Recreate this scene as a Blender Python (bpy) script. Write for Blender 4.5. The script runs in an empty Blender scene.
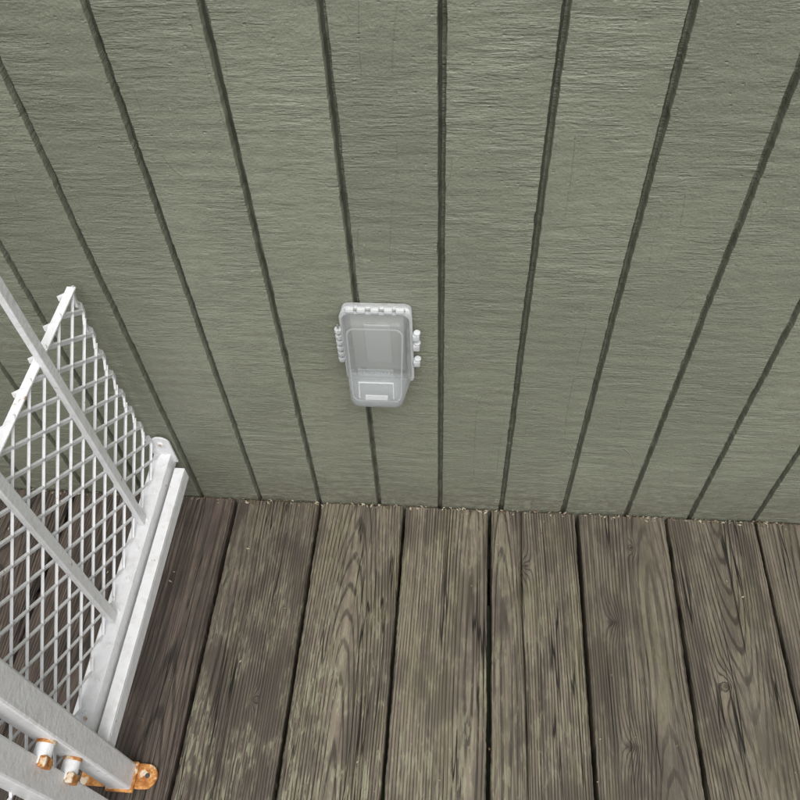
import bpy, math, random
import numpy as np
from mathutils import Vector, Matrix
random.seed(7); rng=np.random.default_rng(11)
S=bpy.context.scene
S.view_settings.view_transform='Standard'; S.view_settings.look='None'; S.view_settings.exposure=0
# ---------------- camera ----------------
Yc=Vector((95,-1036,786)).normalized()
Zc=-Vector((38,600,786)).normalized()
Zc=(Zc-Yc*Zc.dot(Yc)).normalized()
Xc=Yc.cross(Zc)
cam=bpy.data.cameras.new("camera"); co=bpy.data.objects.new("camera",cam); S.collection.objects.link(co)
cam.sensor_width=36; cam.lens=786/800*36; cam.clip_start=0.01; cam.clip_end=2000
right=Vector((Xc.x,Yc.x,Zc.x)); up=-Vector((Xc.y,Yc.y,Zc.y)); back=-Vector((Xc.z,Yc.z,Zc.z))
M=Matrix((right,up,back)).transposed().to_4x4(); M.translation=Vector((0.0253,-0.6542,1.1503))
co.matrix_world=M; S.camera=co
# ---------------- light ----------------
W=bpy.data.worlds.new("World"); S.world=W; W.use_nodes=True
nt=W.node_tree; nt.nodes.clear()
sky=nt.nodes.new("ShaderNodeTexSky"); sky.sky_type='NISHITA'; sky.sun_disc=False
EL,ROT=math.radians(62),math.radians(168)
sky.sun_elevation=EL; sky.sun_rotation=ROT; sky.dust_density=6; sky.air_density=1.0
hs=nt.nodes.new("ShaderNodeHueSaturation"); hs.inputs['Saturation'].default_value=0.2
bg=nt.nodes.new("ShaderNodeBackground"); bg.inputs['Strength'].default_value=0.15
ow=nt.nodes.new("ShaderNodeOutputWorld")
nt.links.new(sky.outputs[0],hs.inputs['Color']); nt.links.new(hs.outputs[0],bg.inputs[0]); nt.links.new(bg.outputs[0],ow.inputs[0])
sl=bpy.data.lights.new("sun",'SUN'); sl.energy=1.5; sl.angle=math.radians(40); sl.color=(1,.975,.935)
so=bpy.data.objects.new("sun",sl); S.collection.objects.link(so)
sd=Vector((math.sin(ROT)*math.cos(EL),math.cos(ROT)*math.cos(EL),math.sin(EL)))
so.rotation_euler=sd.to_track_quat('Z','Y').to_euler()

# ---------------- node helper ----------------
class NB:
    def __init__(s,name):
        s.m=bpy.data.materials.new(name); s.m.use_nodes=True; s.t=s.m.node_tree; s.t.nodes.clear()
        s.out=s.t.nodes.new("ShaderNodeOutputMaterial"); s.p=s.t.nodes.new("ShaderNodeBsdfPrincipled")
        s.t.links.new(s.p.outputs[0],s.out.inputs[0]); s.tc=s.t.nodes.new("ShaderNodeTexCoord")
    def L(s,a,b):
        s.t.links.new(a,b)
    def setin(s,sock,v):
        if isinstance(v,bpy.types.NodeSocket): s.L(v,sock)
        elif v is not None: sock.default_value=v
    def math(s,op,a,b=None,c=None,clamp=False):
        n=s.t.nodes.new("ShaderNodeMath"); n.operation=op; n.use_clamp=clamp
        s.setin(n.inputs[0],a); s.setin(n.inputs[1],b)
        if c is not None: s.setin(n.inputs[2],c)
        return n.outputs[0]
    def map(s,vec,scale=(1,1,1),loc=(0,0,0)):
        n=s.t.nodes.new("ShaderNodeVectorMath"); n.operation='MULTIPLY_ADD'
        s.L(vec,n.inputs[0]); n.inputs[1].default_value=scale; n.inputs[2].default_value=loc; return n.outputs[0]
    def noise(s,vec,scale=1,detail=4,rough=.5,dist=0,col=False):
        n=s.t.nodes.new("ShaderNodeTexNoise"); s.L(vec,n.inputs['Vector'])
        n.inputs['Scale'].default_value=scale; n.inputs['Detail'].default_value=detail; n.inputs['Roughness'].default_value=rough; n.inputs['Distortion'].default_value=dist
        return n.outputs['Color'] if col else n.outputs['Fac']
    def vor(s,vec,scale=1,feature='F1'):
        n=s.t.nodes.new("ShaderNodeTexVoronoi"); n.feature=feature; s.L(vec,n.inputs['Vector']); n.inputs['Scale'].default_value=scale; return n.outputs['Distance']
    def ramp(s,f,lo,hi,a=0.,b=1.):
        n=s.t.nodes.new("ShaderNodeMapRange"); n.interpolation_type='SMOOTHSTEP'
        s.L(f,n.inputs[0]); n.inputs[1].default_value=lo; n.inputs[2].default_value=hi; n.inputs[3].default_value=a; n.inputs[4].default_value=b; return n.outputs[0]
    def mix(s,f,a,b,mode='MIX'):
        n=s.t.nodes.new("ShaderNodeMix"); n.data_type='RGBA'; n.blend_type=mode
        s.setin(n.inputs[0],f)
        for k,v in ((6,a),(7,b)):
            if isinstance(v,tuple): v=(*v[:3],1)
            s.setin(n.inputs[k],v)
        return n.outputs[2]
    def attr(s,name,fac=True):
        n=s.t.nodes.new("ShaderNodeAttribute"); n.attribute_name=name; return n.outputs['Fac' if fac else 'Color']
    def bump(s,h,dist,strength=1,prev=None):
        n=s.t.nodes.new("ShaderNodeBump"); s.L(h,n.inputs['Height']); n.inputs['Distance'].default_value=dist; n.inputs['Strength'].default_value=strength
        if prev is not None: s.L(prev,n.inputs['Normal'])
        return n.outputs[0]
    def set(s,**k):
        for a,v in k.items():
            sock=s.p.inputs[a.replace('_',' ')]
            if isinstance(v,tuple): v=(*v[:3],1)
            s.setin(sock,v)

# ---------------- mesh helpers ----------------
def grid_obj(name,P,mat,attrs=None,smooth=True):
    r,c,_=P.shape
    idx=np.arange(r*c).reshape(r,c)
    q=np.stack([idx[:-1,:-1],idx[:-1,1:],idx[1:,1:],idx[1:,:-1]],-1).reshape(-1,4)
    me=bpy.data.meshes.new(name)
    me.vertices.add(r*c); me.vertices.foreach_set("co",P.reshape(-1).astype(np.float32))
    n=len(q); me.loops.add(n*4); me.loops.foreach_set("vertex_index",q.reshape(-1).astype(np.int32))
    me.polygons.add(n); me.polygons.foreach_set("loop_start",np.arange(0,n*4,4,dtype=np.int32)); me.polygons.foreach_set("loop_total",np.full(n,4,np.int32))
    me.polygons.foreach_set("use_smooth",np.full(n,smooth))
    me.update(); me.validate()
    for k,v in (attrs or {}).items():
        a=me.attributes.new(k,'FLOAT','POINT'); a.data.foreach_set("value",v.reshape(-1).astype(np.float32))
    o=bpy.data.objects.new(name,me); S.collection.objects.link(o); me.materials.append(mat); return o
def snoise(x,y,fx,fy,n=10,seed=0):
    g=np.random.default_rng(seed); o=np.zeros(np.broadcast(x,y).shape)
    for i in range(n):
        a=g.uniform(-1,1)*fx; b=g.uniform(-1,1)*fy; o=o+np.sin(2*np.pi*(a*x+b*y)+g.uniform(0,6.28))
    return o/math.sqrt(n/2)
def pyobj(name,V,F,mat,smooth=False,parent=None):
    me=bpy.data.meshes.new(name); me.from_pydata([tuple(v) for v in V],[],F); me.update()
    if smooth:
        for p in me.polygons: p.use_smooth=True
    me.materials.append(mat); o=bpy.data.objects.new(name,me); S.collection.objects.link(o)
    if parent: o.parent=parent
    return o
def bevel(o,w,seg=2):
    m=o.modifiers.new("b",'BEVEL'); m.width=w; m.segments=seg; m.limit_method='ANGLE'; m.angle_limit=math.radians(40); return o
def box(name,lo,hi,mat,parent=None,bev=0.001,rot=None):
    x0,y0,z0=lo; x1,y1,z1=hi
    V=[(x,y,z) for z in (z0,z1) for y in (y0,y1) for x in (x0,x1)]
    F=[(0,2,3,1),(4,5,7,6),(0,1,5,4),(2,6,7,3),(0,4,6,2),(1,3,7,5)]
    o=pyobj(name,V,F,mat,parent=parent)
    if bev: bevel(o,bev)
    return o
def cyl(name,a,b,r,mat,parent=None,n=20,bev=0):
    a=Vector(a); b=Vector(b); d=b-a; q=d.to_track_quat('Z','Y')
    V=[];F=[]
    for e in (0,d.length):
        for i in range(n):
            t=2*math.pi*i/n; V.append(a+q@Vector((r*math.cos(t),r*math.sin(t),e)))
    F.append(tuple(range(n))[::-1]); F.append(tuple(range(n,2*n)))
    for i in range(n): F.append((i,(i+1)%n,n+(i+1)%n,n+i))
    o=pyobj(name,V,F,mat,parent=parent)
    if bev: bevel(o,bev)
    return o
def empty(name,loc=(0,0,0)):
    e=bpy.data.objects.new(name,None); S.collection.objects.link(e); e.empty_display_size=.1; return e

# ---------------- wall material ----------------
b=NB("sage_paint"); pos=b.tc.outputs['Object']
pid=b.attr("panel")
comb=b.t.nodes.new("ShaderNodeCombineXYZ"); b.L(pid,comb.inputs[1])
vm=b.t.nodes.new("ShaderNodeVectorMath"); vm.operation='ADD'; b.L(pos,vm.inputs[0]); b.L(comb.outputs[0],vm.inputs[1]); vec=vm.outputs[0]
saw=b.ramp(b.noise(b.map(vec,(26,1,230)),1,3,.72,.25),.34,.7)
saw2=b.noise(b.map(vec,(130,1,600)),1,1,.6,0)
mask=b.ramp(b.noise(b.map(vec,(10,1,15)),1,2,.65),.36,.66,.15,1)
grain=b.noise(b.map(vec,(280,1,13)),1,2,.6,.5)
peel=b.noise(vec,300,2,.65)
pits=b.ramp(b.vor(b.map(vec,(1,1,1.6)),70),.05,.16)
lump=b.noise(b.map(vec,(1,1,1.4)),85,2,.65)
ctr=b.noise(b.map(vec,(13,1,2.4)),1,1,.5)
line=b.math('MULTIPLY',b.ramp(b.math('ABSOLUTE',b.math('SUBTRACT',ctr,.57)),.0,.005,1,0),b.ramp(mask,.75,.3))
h=b.math('MULTIPLY',b.math('ADD',b.math('MULTIPLY',saw,.85),b.math('MULTIPLY',saw2,.45)),mask)
h=b.math('ADD',h,b.math('MULTIPLY',b.math('MULTIPLY',grain,b.math('SUBTRACT',1.1,mask)),1.0))
h=b.math('ADD',h,b.math('MULTIPLY',peel,.95))
h=b.math('ADD',h,b.math('MULTIPLY',lump,.9))
h=b.math('ADD',h,b.math('MULTIPLY',pits,.5))
h=b.math('ADD',h,b.math('MULTIPLY',line,.45))
nrm=b.bump(h,.00086,1)
c1=b.mix(b.ramp(b.noise(b.map(vec,(3,1,2.2)),1,3,.6),.35,.65),(.196,.208,.158),(.246,.259,.198))
c1=b.mix(b.ramp(lump,.45,.65,0,.35),c1,(.172,.184,.142))
c1=b.mix(b.ramp(peel,.64,.74,0,.55),c1,(.40,.415,.34))
c1=b.mix(b.ramp(peel,.33,.25,0,.5),c1,(.11,.12,.09))
groove_shade=b.ramp(b.attr("depth"),.1,.8,0,.45)  # groove shade painted into the colour, stronger with depth
c1=b.mix(groove_shade,c1,(.07,.075,.055))
low=b.t.nodes.new("ShaderNodeSeparateXYZ"); b.L(pos,low.inputs[0])
foot_tone=b.math('MULTIPLY',b.ramp(low.outputs[2],.0,.14,1,0),b.ramp(lump,.35,.62,.3,.85))  # mottled darker tone towards the bottom of the wall
c1=b.mix(foot_tone,c1,(.14,.138,.105))
b.set(Base_Color=c1,Roughness=b.ramp(saw2,.3,.7,.36,.55),Normal=nrm); b.p.inputs['Specular IOR Level'].default_value=.6
M_wall=b.m

# ---------------- wall geometry ----------------
PER=.1016; gw=.0038
us=[(-gw-.0008,0),(-gw-.0002,.0002),(-gw,.0010),(-gw+.0003,.0100),(0,.0103),(gw-.0003,.0100),(gw,.0010),(gw+.0002,.0002),(gw+.0008,0)]
flat=np.linspace(gw+.0008,PER-gw-.0008,10)[1:-1]
K0,K1=-28,28
xs=[];ds=[];pn=[];gi=[]
for k in range(K0,K1+1):
    for u,d in us: xs.append(k*PER+u); ds.append(d); pn.append(k+(0 if u<0 else 1)); gi.append(k)
    if k<K1:
        for u in flat: xs.append(k*PER+u); ds.append(0); pn.append(k+1); gi.append(-99)
xs=np.array(xs);ds=np.array(ds);pn=np.array(pn,float);gi=np.array(gi,float)
zs=np.concatenate([np.arange(-.24,-.02,.04),np.arange(-.02,1.0,.003),np.arange(1.0,2.61,.04)])
X,Z=np.meshgrid(xs,zs); D=np.broadcast_to(ds,X.shape).copy(); G=np.broadcast_to(gi,X.shape)
side=np.sign(X-G*PER); isg=(G>-50)
chip=np.clip(snoise(G*5.1+side*2.3,Z,1,22,14,44)-1.3,0,1)*np.abs(side)
wob=np.where(isg,.00014*snoise(G*3.7+side*1.3,Z,1,20,12,3)+.00020*snoise(G*5.1+side*2.3,Z,1,150,12,4)+.00022*snoise(G*1.7,Z,1,1.2,6,9)+side*chip*.0009,0)
D=D*(1+.08*snoise(X*3,Z,5,20,8,5))
Yw=D-.00028*snoise(X,Z,9,12,16,6)-.00022*snoise(X,Z,40,90,20,8)
P=np.stack([X+wob,Yw,Z],-1)
wall=grid_obj("painted_siding_wall",P,M_wall,{"panel":np.broadcast_to(pn*7.31,X.shape),"depth":np.clip(D/.0105,0,1)})
box("wall_backing",(-2.85,.02,-.24),(2.85,.12,2.6),M_wall,wall,0)

# ---------------- deck material ----------------
b=NB("weathered_deck_wood"); pos=b.tc.outputs['Object']
rnd=b.attr("rnd"); comb=b.t.nodes.new("ShaderNodeCombineXYZ"); b.L(rnd,comb.inputs[2])
vm=b.t.nodes.new("ShaderNodeVectorMath"); vm.operation='ADD'; b.L(pos,vm.inputs[0]); b.L(comb.outputs[0],vm.inputs[1]); vec=vm.outputs[0]
ring=b.attr("ring"); knot=b.attr("knot")
ph=b.math('ADD',ring,b.math('MULTIPLY',b.noise(b.map(vec,(110,5,1)),1,2,.6),.55))
sn=b.math('SINE',b.math('MULTIPLY',ph,6.2832))
late=b.ramp(sn,.4,1.0)
fib=b.noise(b.map(vec,(600,9,1)),1,2,.65)
fib2=b.noise(b.map(vec,(190,2.2,1)),1,3,.7,.1)
big=b.noise(b.map(vec,(16,3,1)),1,3,.6)
blot=b.noise(b.map(vec,(1,.4,1)),20,4,.68)
crk=b.math('ABSOLUTE',b.math('SUBTRACT',b.noise(b.map(vec,(62,1.5,1)),1,2,.55,.1),.5))
crk=b.math('MULTIPLY',b.ramp(crk,.0,.013,1,0),b.ramp(big,.46,.58))
tint=b.attr("tint"); lich=b.attr("lichen"); red=b.attr("red")
base=b.mix(b.ramp(fib2,.32,.68),(.072,.059,.046),(.192,.166,.128))
base=b.mix(b.math('MULTIPLY',red,.9),base,b.mix(b.ramp(fib2,.32,.68),(.048,.033,.030),(.125,.086,.076)))
base=b.mix(b.ramp(fib,.42,.66,0,.5),base,(.24,.212,.165))
base=b.mix(b.math('MULTIPLY',b.ramp(b.noise(b.map(vec,(1,.35,1),(3,3,3)),26,3,.65),.46,.64,0,.45),b.math('SUBTRACT',1.0,red)),base,(.150,.143,.082))
base=b.mix(b.ramp(blot,.43,.61,0,.55),base,(.050,.043,.036))
base=b.mix(b.math('MULTIPLY',late,b.ramp(big,.34,.60,.35,.85)),base,(.032,.026,.021))
lm=b.noise(b.map(vec,(240,34,1)),1,3,.62,.6)
la=b.math('MULTIPLY',b.ramp(lm,.51,.59),b.math('MULTIPLY',b.ramp(blot,.56,.43),lich),clamp=True)
base=b.mix(la,base,b.mix(fib,(.17,.18,.11),(.34,.335,.25)))
base=b.mix(b.math('MULTIPLY',knot,.8),base,(.03,.022,.018))
base=b.mix(crk,base,(.008,.007,.006))
base=b.mix(1.0,base,b.mix(tint,(.42,.42,.42),(1.42,1.40,1.34)),'MULTIPLY')
h=b.math('SUBTRACT',b.math('MULTIPLY',fib,.6),b.math('MULTIPLY',late,.8))
h=b.math('ADD',h,b.math('MULTIPLY',fib2,1.0)); h=b.math('SUBTRACT',h,b.math('MULTIPLY',crk,2.5))
b.set(Base_Color=base,Roughness=b.ramp(fib2,.3,.7,.55,.82),Normal=b.bump(h,.0010,1)); b.p.inputs['Specular IOR Level'].default_value=.4
M_deck=b.m

# ---------------- deck boards ----------------
deck=empty("wooden_deck")
BW=.1370; PITCH=.1423; X0=-.344
cfg={-3:(.3,.1,.1,1),-2:(.33,.1,.1,1),-1:(.36,.1,.1,1),0:(.38,.30,1.0,.45),1:(.60,.25,.8,.15),2:(.66,.3,.5,.1),3:(.58,.3,.45,.15),4:(.42,.15,.3,.1),5:(.44,.2,.35,.12),6:(.38,.2,.2,.2),7:(.3,.2,.2,.2)}
grainp={-1:(.03,.05,.02,270),0:(-.06,.03,.02,260),1:(.0,.026,.075,250),2:(.045,.02,.015,240),3:(-.05,.02,.02,250),4:(.03,.035,.03,270),5:(.005,.028,-.08,260),6:(.0,.03,.05,250)}
knots={0:[(.02,-.33,.4)],1:[],2:[],3:[(-.015,-.10,.6)],4:[(-.03,-.185,.9),(-.02,-.36,1.05),(.01,-.06,.4)],5:[(-.02,-.27,.8),(.03,-.45,.6)],-1:[(-.02,-.15,.4)]}
ys=np.concatenate([-.004-np.arange(0,.80,.004),-.804-np.arange(.02,1.7,.02)])
for k in range(-14,16):
    g=np.random.default_rng(100+k)
    near=-4<=k<=7
    xc=X0+k*PITCH+PITCH/2
    hw=BW/2+g.uniform(-.0008,.0008)
    inner=np.linspace(-hw+.006,hw-.006,52 if near else 20)
    crack=None
    if k==3:
        crack=-.0195
        inner=np.sort(np.concatenate([inner,crack+np.array([-.0016,-.0009,0,.0009,.0016])]))
    ex=[(-hw,-.038),(-hw,-.007),(-hw+.0004,-.0030),(-hw+.0012,-.0010),(-hw+.0028,-.0002)]
    us_=[e[0] for e in ex]+list(inner)+[-e[0] for e in ex[::-1]]
    zz=[e[1] for e in ex]+[0]*len(inner)+[e[1] for e in ex[::-1]]
    u=np.array(us_); z0=np.array(zz)
    yy=ys if near else ys[::6]
    U,Y=np.meshgrid(u,yy); Zb=np.broadcast_to(z0,U.shape).copy()
    top=1-np.clip(-Zb/.02,0,1)
    gp=grainp.get(k,(g.uniform(-.05,.05),.03,g.choice([-1,1])*g.uniform(.02,.06),255))
    px=gp[0]+.003*snoise(Y*0,Y,1,1.0,4,200+k)
    hh=np.abs(gp[1]+gp[2]*(Y+.2)+.0020*snoise(Y*0,Y,1,3,5,300+k))+.003
    R=np.sqrt((U-px)**2+hh**2)*gp[3]+.18*snoise(U,Y,18,3,8,400+k)
    KN=np.zeros_like(U)
    kl=list(knots.get(k,[]))
    if not near or k in(6,7,-2,-3): kl=[(g.uniform(-.04,.04),g.uniform(-1.5,-.1),g.uniform(.4,.7)) for _ in range(3)]
    else: kl+= [(g.uniform(-.04,.04),g.uniform(-1.8,-.6),.6) for _ in range(2)]
    for (ku,ky,ks) in kl:
        r=np.sqrt(((U-ku)/(.010*ks))**2+((Y-ky)/(.0065*ks))**2)
        r2=np.sqrt(((U-ku)/(.014*ks))**2+((Y-ky)/(.030*ks))**2)
        R=R+2.0*np.exp(-r2**2)+1.2*np.exp(-r**2)
        KN=np.maximum(KN,np.exp(-(r*1.1)**4)*.9)
        Zb=Zb-.0012*np.exp(-(r*1.2)**4)*(top>.9)
    cup=g.uniform(-.0012,.0012)
    Zb=Zb+cup*(U/hw)**2*top + .0003*snoise(U,Y,10,3,8,500+k)*top + g.uniform(-.0012,.0012)
    edge=np.where(np.abs(U)>hw-.004,.00025*snoise(np.sign(U)*3,Y,1,20,14,600+k)+.00022*snoise(np.sign(U)*5,Y,1,110,10,700+k),0)
    edge=edge+.0006*np.sin(Y*2.1+k*1.7)
    if crack is not None:
        dcr=np.abs(U-crack); fade=np.clip((Y+.46)/.08,0,1)*(.6+.4*np.clip(snoise(Y*0,Y,1,8,6,77)+1,0,1))
        Zb=Zb-.014*np.clip(1-dcr/.0014,0,1)*fade
        edge=edge+np.where(dcr<.004,.0009*snoise(Y*0,Y,1,4,6,78),0)
    Yo=Y+np.where(Y>-.006,-.0006*np.abs(snoise(U,Y*0,60,1,8,800+k)),0)
    P=np.stack([xc+U+edge,Yo,Zb],-1)
    P=P[::-1]
    fl=lambda a: np.ascontiguousarray(a[::-1])
    c=cfg.get(k,(.4,.2,.3,.4))
    one=np.ones_like(U); ln=c[1]+(c[2]-c[1])*np.clip(-Y/.4,0,1)
    o=grid_obj("deck_board",P,M_deck,{"ring":fl(R),"knot":fl(KN),"rnd":one*(k*3.77+50),"tint":one*c[0],"lichen":fl(ln),"red":one*c[3]})
    o.parent=deck
for i in range(6):
    box("joist",(-2.3,-.05-i*.40-.04,-.19),(2.5,-.05-i*.40,-.0405),M_deck,deck,0)
# ---------------- ground ----------------
b=NB("soil"); v=b.tc.outputs['Object']
b.set(Base_Color=b.mix(b.ramp(b.noise(v,6,4,.7),.35,.65),(.035,.03,.02),(.06,.075,.03)),Roughness=.95)
pyobj("ground",[(-300,-300,-.75),(300,-300,-.75),(300,300,-.75),(-300,300,-.75)],[(0,1,2,3)],b.m)

# ---------------- white painted steel ----------------
b=NB("white_painted_steel"); v=b.tc.outputs['Object']
r1=b.noise(v,38,4,.7); rust=b.ramp(r1,.66,.71,0,.85)
n2=b.noise(v,150,2,.6)
grime=b.ramp(b.noise(v,60,3,.65),.46,.72,0,.35)
c=b.mix(grime,(.82,.83,.85),(.58,.56,.52)); c=b.mix(rust,c,b.mix(n2,(.30,.13,.05),(.55,.30,.14)))
b.set(Base_Color=c,Roughness=b.ramp(r1,.4,.7,.35,.55),Normal=b.bump(n2,.0008))
M_white=b.m
b=NB("rusted_steel"); v=b.tc.outputs['Object']
c=b.mix(b.ramp(b.noise(v,120,4,.7),.35,.65),(.34,.12,.03),(.66,.33,.10)); c=b.mix(b.ramp(b.noise(v,60,3,.6),.52,.62),c,(.70,.60,.46))
b.set(Base_Color=c,Roughness=.85,Normal=b.bump(b.noise(v,260,3,.7),.0012)); M_rust=b.m
b=NB("dark_steel"); b.set(Base_Color=(.06,.055,.05),Roughness=.6); M_dark=b.m

gate=empty("metal_mesh_gate")
XR=-.438; ZR=.14; ZT=.503; YF=-.010; YN=-.80; YR=-.432
LY=.0480
V=[];F=[]
def strut(a,c_,wd,th,tw):
    a=Vector(a);c_=Vector(c_); d=(c_-a).normalized(); n=Vector((1,0,0)); n=(Matrix.Rotation(tw,3,d)@n); s=d.cross(n).normalized()
    i=len(V)
    for p_ in (a-d*.0015,c_+d*.0015):
        for s1,n1 in ((-1,-1),(1,-1),(1,1),(-1,1)): V.append(p_+s*wd/2*s1+n*th/2*n1)
    F.extend([(i,i+1,i+2,i+3),(i+7,i+6,i+5,i+4)]+[(i+j,i+4+j,i+4+(j+1)%4,i+(j+1)%4) for j in range(4)])
nz=18; hz=(ZT-ZR)/nz; ny=int((YN-YF)/(-LY/2))
def cut(z):
    t=(z-ZR)/(ZT-ZR)
    return YF-.002-.013*math.sin(math.pi*max(0,min(1,(t-.04)/.96)))**.6
for i in range(-1,ny):
    for j in range(nz):
        y=YF-.002-i*LY/2; z=ZR+j*hz
        if (i+j)%2==0: a=Vector((XR,y,z)); c_=Vector((XR,y-LY/2,z+hz))
        else: a=Vector((XR,y-LY/2,z)); c_=Vector((XR,y,z+hz))
        lim=cut((a.z+c_.z)/2)
        if min(a.y,c_.y)>=lim-.001: continue
        if max(a.y,c_.y)>lim:
            hi_,lo_=(a,c_) if a.y>c_.y else (c_,a)
            t=(hi_.y-lim)/(hi_.y-lo_.y); hi_[:]=hi_.lerp(lo_,t)
        strut(a,c_,.0072,.0028,.6 if (i+j)%2 else -.6)
pr=None
for j in range(nz*2+1):
    z=ZR+j*hz/2; y=cut(z)+(.004 if j%4<2 else -.003)
    if j==nz*2: y=cut(z)
    p_=(XR,min(y,-.004),z)
    if pr: strut(pr,p_,.0085,.0030,.3)
    pr=p_
o=pyobj("expanded_mesh",V,F,M_white,parent=gate)
box("top_edge",(XR-.007,YN,ZT-.002),(XR+.004,YF-.001,ZT+.001),M_white,gate,.0008)
V=[];F=[]
for i in range(ny):
    y=YF-.014-i*LY
    if y<YN: break
    strut((XR-.004,y,ZT-.001),(XR-.0095,y-.006,ZT),.007,.002,0)
pyobj("edge_stubs",V,F,M_white,parent=gate)
box("bottom_rail_flange",(-.446,YR,ZR-.004),(-.419,-.006,ZR),M_white,gate,.001)
box("bottom_rail_web",(-.4225,YR,ZR-.030),(-.419,-.006,ZR-.0045),M_white,gate,.0006)
box("lower_angle",(-.4150,YR-.004,ZR-.022),(-.3985,-.022,ZR-.018),M_white,gate,.001)
box("lower_angle_web",(-.4020,YR-.004,ZR-.045),(-.3985,-.022,ZR-.0225),M_white,gate,.0006)
for i in range(9):
    y=-.03-i*.047
    cyl("rivet",(-.4270,y,ZR-.001),(-.4270,y,ZR+.0022),.0030,M_white,gate,12,.0008)
V=[];F=[];n=16
pts=[(.0,.118),(.03,.118)]+[(.015+.015*math.cos(math.pi*t/n),.168+.015*math.sin(math.pi*t/n)) for t in range(n+1)]
for yv in (-.006,-.0095):
    for (a_,z_) in pts: V.append((-.443+a_,yv,z_))
m_=len(pts); F=[tuple(range(m_)),tuple(range(2*m_-1,m_-1,-1))]+[(i,m_+i,m_+(i+1)%m_,(i+1)%m_) for i in range(m_)]
bevel(pyobj("end_bracket",V,F,M_white,parent=gate),.0006)
cyl("bracket_bolt",(-.428,-.0095,.168),(-.428,-.0125,.168),.0055,M_white,gate,14,.0008)
cyl("bracket_hole",(-.428,-.0126,.168),(-.428,-.0129,.168),.0028,M_rust,gate,14,0)
for yb,wd in ((-.128,.0135),(-.276,.0150),(-.62,.014)):
    box("upright_bar",(-.4345,yb-wd/2,ZR+.0005),(-.4265,yb+wd/2,1.0),M_white,gate,.0012)
box("near_post",(-.427,-.461,.0065),(-.395,-.428,1.02),M_white,gate,.003)
box("latch_post",(-.440,-.512,.03),(-.407,-.479,1.02),M_white,gate,.003)
for z in (.185,.262):
    cyl("hinge_collar",(-.408,-.455,z),(-.408,-.486,z),.0100,M_white,gate,24,.001)
    cyl("hinge_rust_ring",(-.408,-.4612,z),(-.408,-.4650,z),.0107,M_rust,gate,24,.0008)
    box("rust_weld",(-.3975,-.489,z-.010),(-.4065,-.4775,z+.010),M_rust,gate,.002)
n=14
pts=[(-.470,-.458),(-.381,-.458)]+[(-.381+.0160*math.sin(math.pi*t/n),-.4420-.0160*math.cos(math.pi*t/n)) for t in range(1,n)]+[(-.381,-.426),(-.470,-.426)]
V=[(x_,y_,.0015) for x_,y_ in pts]+[(x_,y_,.0062) for x_,y_ in pts]; m_=len(pts)
F=[tuple(range(m_))[::-1],tuple(range(m_,2*m_))]+[(i,(i+1)%m_,m_+(i+1)%m_,m_+i) for i in range(m_)]
bevel(pyobj("foot_plate",V,F,M_rust,parent=gate),.0012)
cyl("foot_washer",(-.378,-.4415,.006),(-.378,-.4415,.0075),.0065,M_rust,gate,18,.0005)
cyl("foot_screw",(-.378,-.4415,.0075),(-.378,-.4415,.0088),.0036,M_dark,gate,6,.0005)
box("weld_bead",(-.430,-.464,.0060),(-.392,-.4255,.0130),M_rust,gate,.002)

# ---------------- outlet cover ----------------
def plastic(name,fac,col,rough,bs):
    b=NB(name); tr=b.t.nodes.new("ShaderNodeBsdfTransparent"); tr.inputs[0].default_value=(.96,.98,.98,1)
    mx=b.t.nodes.new("ShaderNodeMixShader"); v=b.tc.outputs['Object']
    fr=b.t.nodes.new("ShaderNodeFresnel"); fr.inputs[0].default_value=1.5
    b.L(b.math('ADD',fr.outputs[0],fac,clamp=True),mx.inputs[0])
    b.L(tr.outputs[0],mx.inputs[1]); b.L(b.p.outputs[0],mx.inputs[2]); b.L(mx.outputs[0],b.out.inputs[0])
    b.set(Base_Color=col,Roughness=rough,Normal=b.bump(b.noise(v,140,2,.6),bs)); return b.m
M_clear=plastic("clear_plastic",.13,(.90,.92,.94),.05,.0008)
M_cloud=plastic("frosted_plastic",.40,(.90,.92,.94),.10,.0008)
b=NB("grey_plastic"); b.set(Base_Color=(.24,.255,.22),Roughness=.45); M_grey=b.m
cov=empty("outdoor_outlet_cover")
cx=-.077
def rrect(w,z0,z1,r,n=6):
    pts=[]
    for (sx,zc,a0) in ((1,z1-r,0),(-1,z1-r,90),(-1,z0+r,180),(1,z0+r,270)):
        for i in range(n+1):
            a=math.radians(a0+90*i/n); pts.append((sx*(w/2-r)+r*math.cos(a),zc+r*math.sin(a)))
    return pts
def loft(name,rings,mat,cap=True,thick=0):
    n=len(rings[0]); V=[p for r_ in rings for p in r_]; F=[]
    for k in range(len(rings)-1):
        for i in range(n): F.append((k*n+i,k*n+(i+1)%n,(k+1)*n+(i+1)%n,(k+1)*n+i))
    if cap: F.append(tuple(range((len(rings)-1)*n,len(rings)*n)))
    o=pyobj(name,V,F,mat,True,cov)
    m=o.modifiers.new("e",'EDGE_SPLIT'); m.split_angle=math.radians(50)
    if thick:
        m=o.modifiers.new("s",'SOLIDIFY'); m.thickness=thick
    return o
ZB,ZTp=.355,.478
def ring(w,z0,z1,r,dfun,tp=0):
    out=[]
    for x,z in rrect(w,z0,z1,r):
        q=max(0,min(1,(ZTp-z)/(ZTp-ZB))); out.append((cx+x*(1-tp*q),-dfun(z),z))
    return out
dd=lambda t:(lambda z: .014+t*((.032-.014)+(.068-.032)*max(0,min(1,(ZTp-z)/(ZTp-ZB)))))
R0=[ring(.086,ZB-.004,ZTp+.001,.010,lambda z:.0015),ring(.086,ZB-.004,ZTp+.001,.010,lambda z:.013),ring(.083,ZB-.0025,ZTp-.0005,.009,lambda z:.0142)]
loft("base_frame",R0,M_cloud,False,.002)
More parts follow.
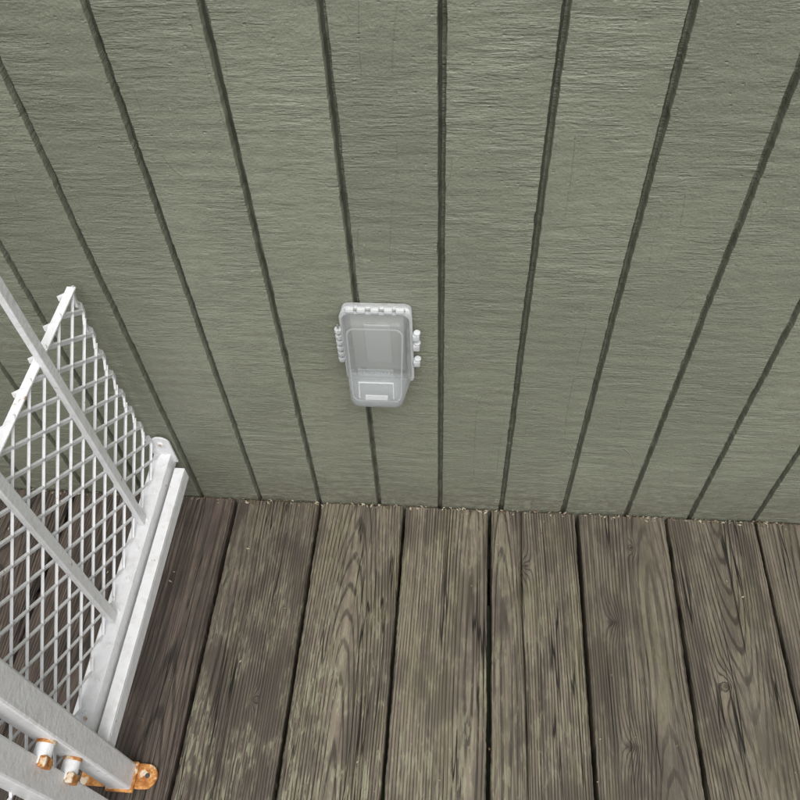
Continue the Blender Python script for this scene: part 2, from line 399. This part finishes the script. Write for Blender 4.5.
R1=[ring(.082,ZB-.002,ZTp,.009,dd(0)),ring(.079,ZB,ZTp-.002,.010,dd(.5),.07),ring(.075,ZB+.002,ZTp-.004,.011,dd(.93),.13),ring(.071,ZB+.004,ZTp-.006,.011,dd(.985),.14),ring(.066,ZB+.0065,ZTp-.0085,.010,dd(1),.14)]
loft("bubble_lid",R1,M_clear,True,0)
R2=[ring(.0875,ZB-.005,ZTp+.002,.011,lambda z:.0145),ring(.0875,ZB-.005,ZTp+.002,.011,lambda z:.0175),ring(.081,ZB-.001,ZTp-.001,.010,lambda z:.0185)]
loft("lid_rim",R2,M_cloud,False,0)
R3=[ring(.070,ZB+.008,ZTp-.010,.010,dd(.90),.13),ring(.066,ZB+.010,ZTp-.012,.009,dd(.90),.13)]
loft("inner_lip",R3,M_cloud,False,0)
box("receptacle_plate",(cx-.033,-.008,ZB+.010),(cx+.033,-.004,ZTp-.012),M_grey,cov,.001)
b=NB("grey_nylon"); b.set(Base_Color=(.28,.295,.27),Roughness=.4); M_nylon=b.m
box("receptacle_face",(cx-.0165,-.011,ZB+.026),(cx+.0165,-.0085,ZTp-.028),M_nylon,cov,.001)
def fp(x,z,off=.0008): return (cx+x,-(dd(1)(z)+off),z)
def emb(name,x0,x1,z0,z1,off,mat):
    V=[fp(x0,z0,off),fp(x1,z0,off),fp(x1,z1,off),fp(x0,z1,off),fp(x0,z0,-.0004),fp(x1,z0,-.0004),fp(x1,z1,-.0004),fp(x0,z1,-.0004)]
    F=[(0,1,2,3),(0,4,5,1),(1,5,6,2),(2,6,7,3),(3,7,4,0)]
    return bevel(pyobj(name,V,F,mat,parent=cov),.0003)
emb("label_bar",-.022,.022,ZB+.050,ZB+.060,.0012,M_clear)
for i in range(9): emb("embossed_letter",-.019+i*.0043,-.0165+i*.0043,ZB+.0530,ZB+.0570,.0018,M_clear)
for (a_,c_,z0,z1) in ((-.022,.022,ZB+.040,ZB+.0415),(-.022,-.0205,ZB+.018,ZB+.040),(.0205,.022,ZB+.018,ZB+.040),(-.014,.014,ZB+.016,ZB+.0225)): emb("emboss_rib",a_,c_,z0,z1,.0012,M_cloud)
for i,x_ in enumerate((-.030,-.016,0,.016,.030)):
    cyl("hinge_knuckle",(cx+x_-.005,-.0155,ZTp+.0035),(cx+x_+.005,-.0155,ZTp+.0035),.0048,M_cloud,cov,16,.0008)
cyl("hinge_pin",(cx-.036,-.0155,ZTp+.0035),(cx+.036,-.0155,ZTp+.0035),.0013,M_grey,cov,10)
for i in range(6):
    z_=ZB+.038+i*.0105
    cyl("side_knuckle",(cx-.047,-.016,z_-.0033),(cx-.047,-.016,z_+.0033),.0046,M_cloud,cov,16,.0008)
cyl("side_pin",(cx-.047,-.016,ZB+.03),(cx-.047,-.016,ZB+.100),.0012,M_grey,cov,10)
for z_ in (ZB+.030,ZB+.060,ZB+.078):
    box("latch_tab",(cx+.0435,-.021,z_),(cx+.052,-.012,z_+.010),M_cloud,cov,.0015)
    cyl("latch_loop",(cx+.0490,-.0165,z_+.0101),(cx+.0490,-.0165,z_+.0135),.0042,M_cloud,cov,14,.0006)

# ---------------- debris ----------------
b=NB("debris_bits"); v=b.tc.outputs['Object']
b.set(Base_Color=b.mix(b.ramp(b.noise(v,90,2),.4,.62),(.10,.065,.035),(.40,.35,.25)),Roughness=.9); M_deb=b.m
V=[];F=[]
for i in range(850):
    if i<700: x=random.uniform(-1.2,1.2); y=-abs(random.gauss(.002,.0045))-.002; z=.0004
    else: x=random.uniform(-1.1,1.1); y=random.uniform(-.9,-.01); z=.0012
    s=random.uniform(.0004,.0018)*(1 if i<700 else .8); a=random.uniform(0,6.3); l=random.uniform(1,3.4)
    j=len(V); 
    for (p_,q_,r_) in ((l,0,0),(0,1,.0),(-l,0,0),(0,-1,0),(0,0,.8)):
        V.append((x+s*(p_*math.cos(a)-q_*math.sin(a)),min(-.0012,y+s*(p_*math.sin(a)+q_*math.cos(a))),z+s*r_+random.uniform(0,.0005)))
    F+=[(j,j+1,j+4),(j+1,j+2,j+4),(j+2,j+3,j+4),(j+3,j,j+4)]
pyobj("leaf_debris",V,F,M_deb)
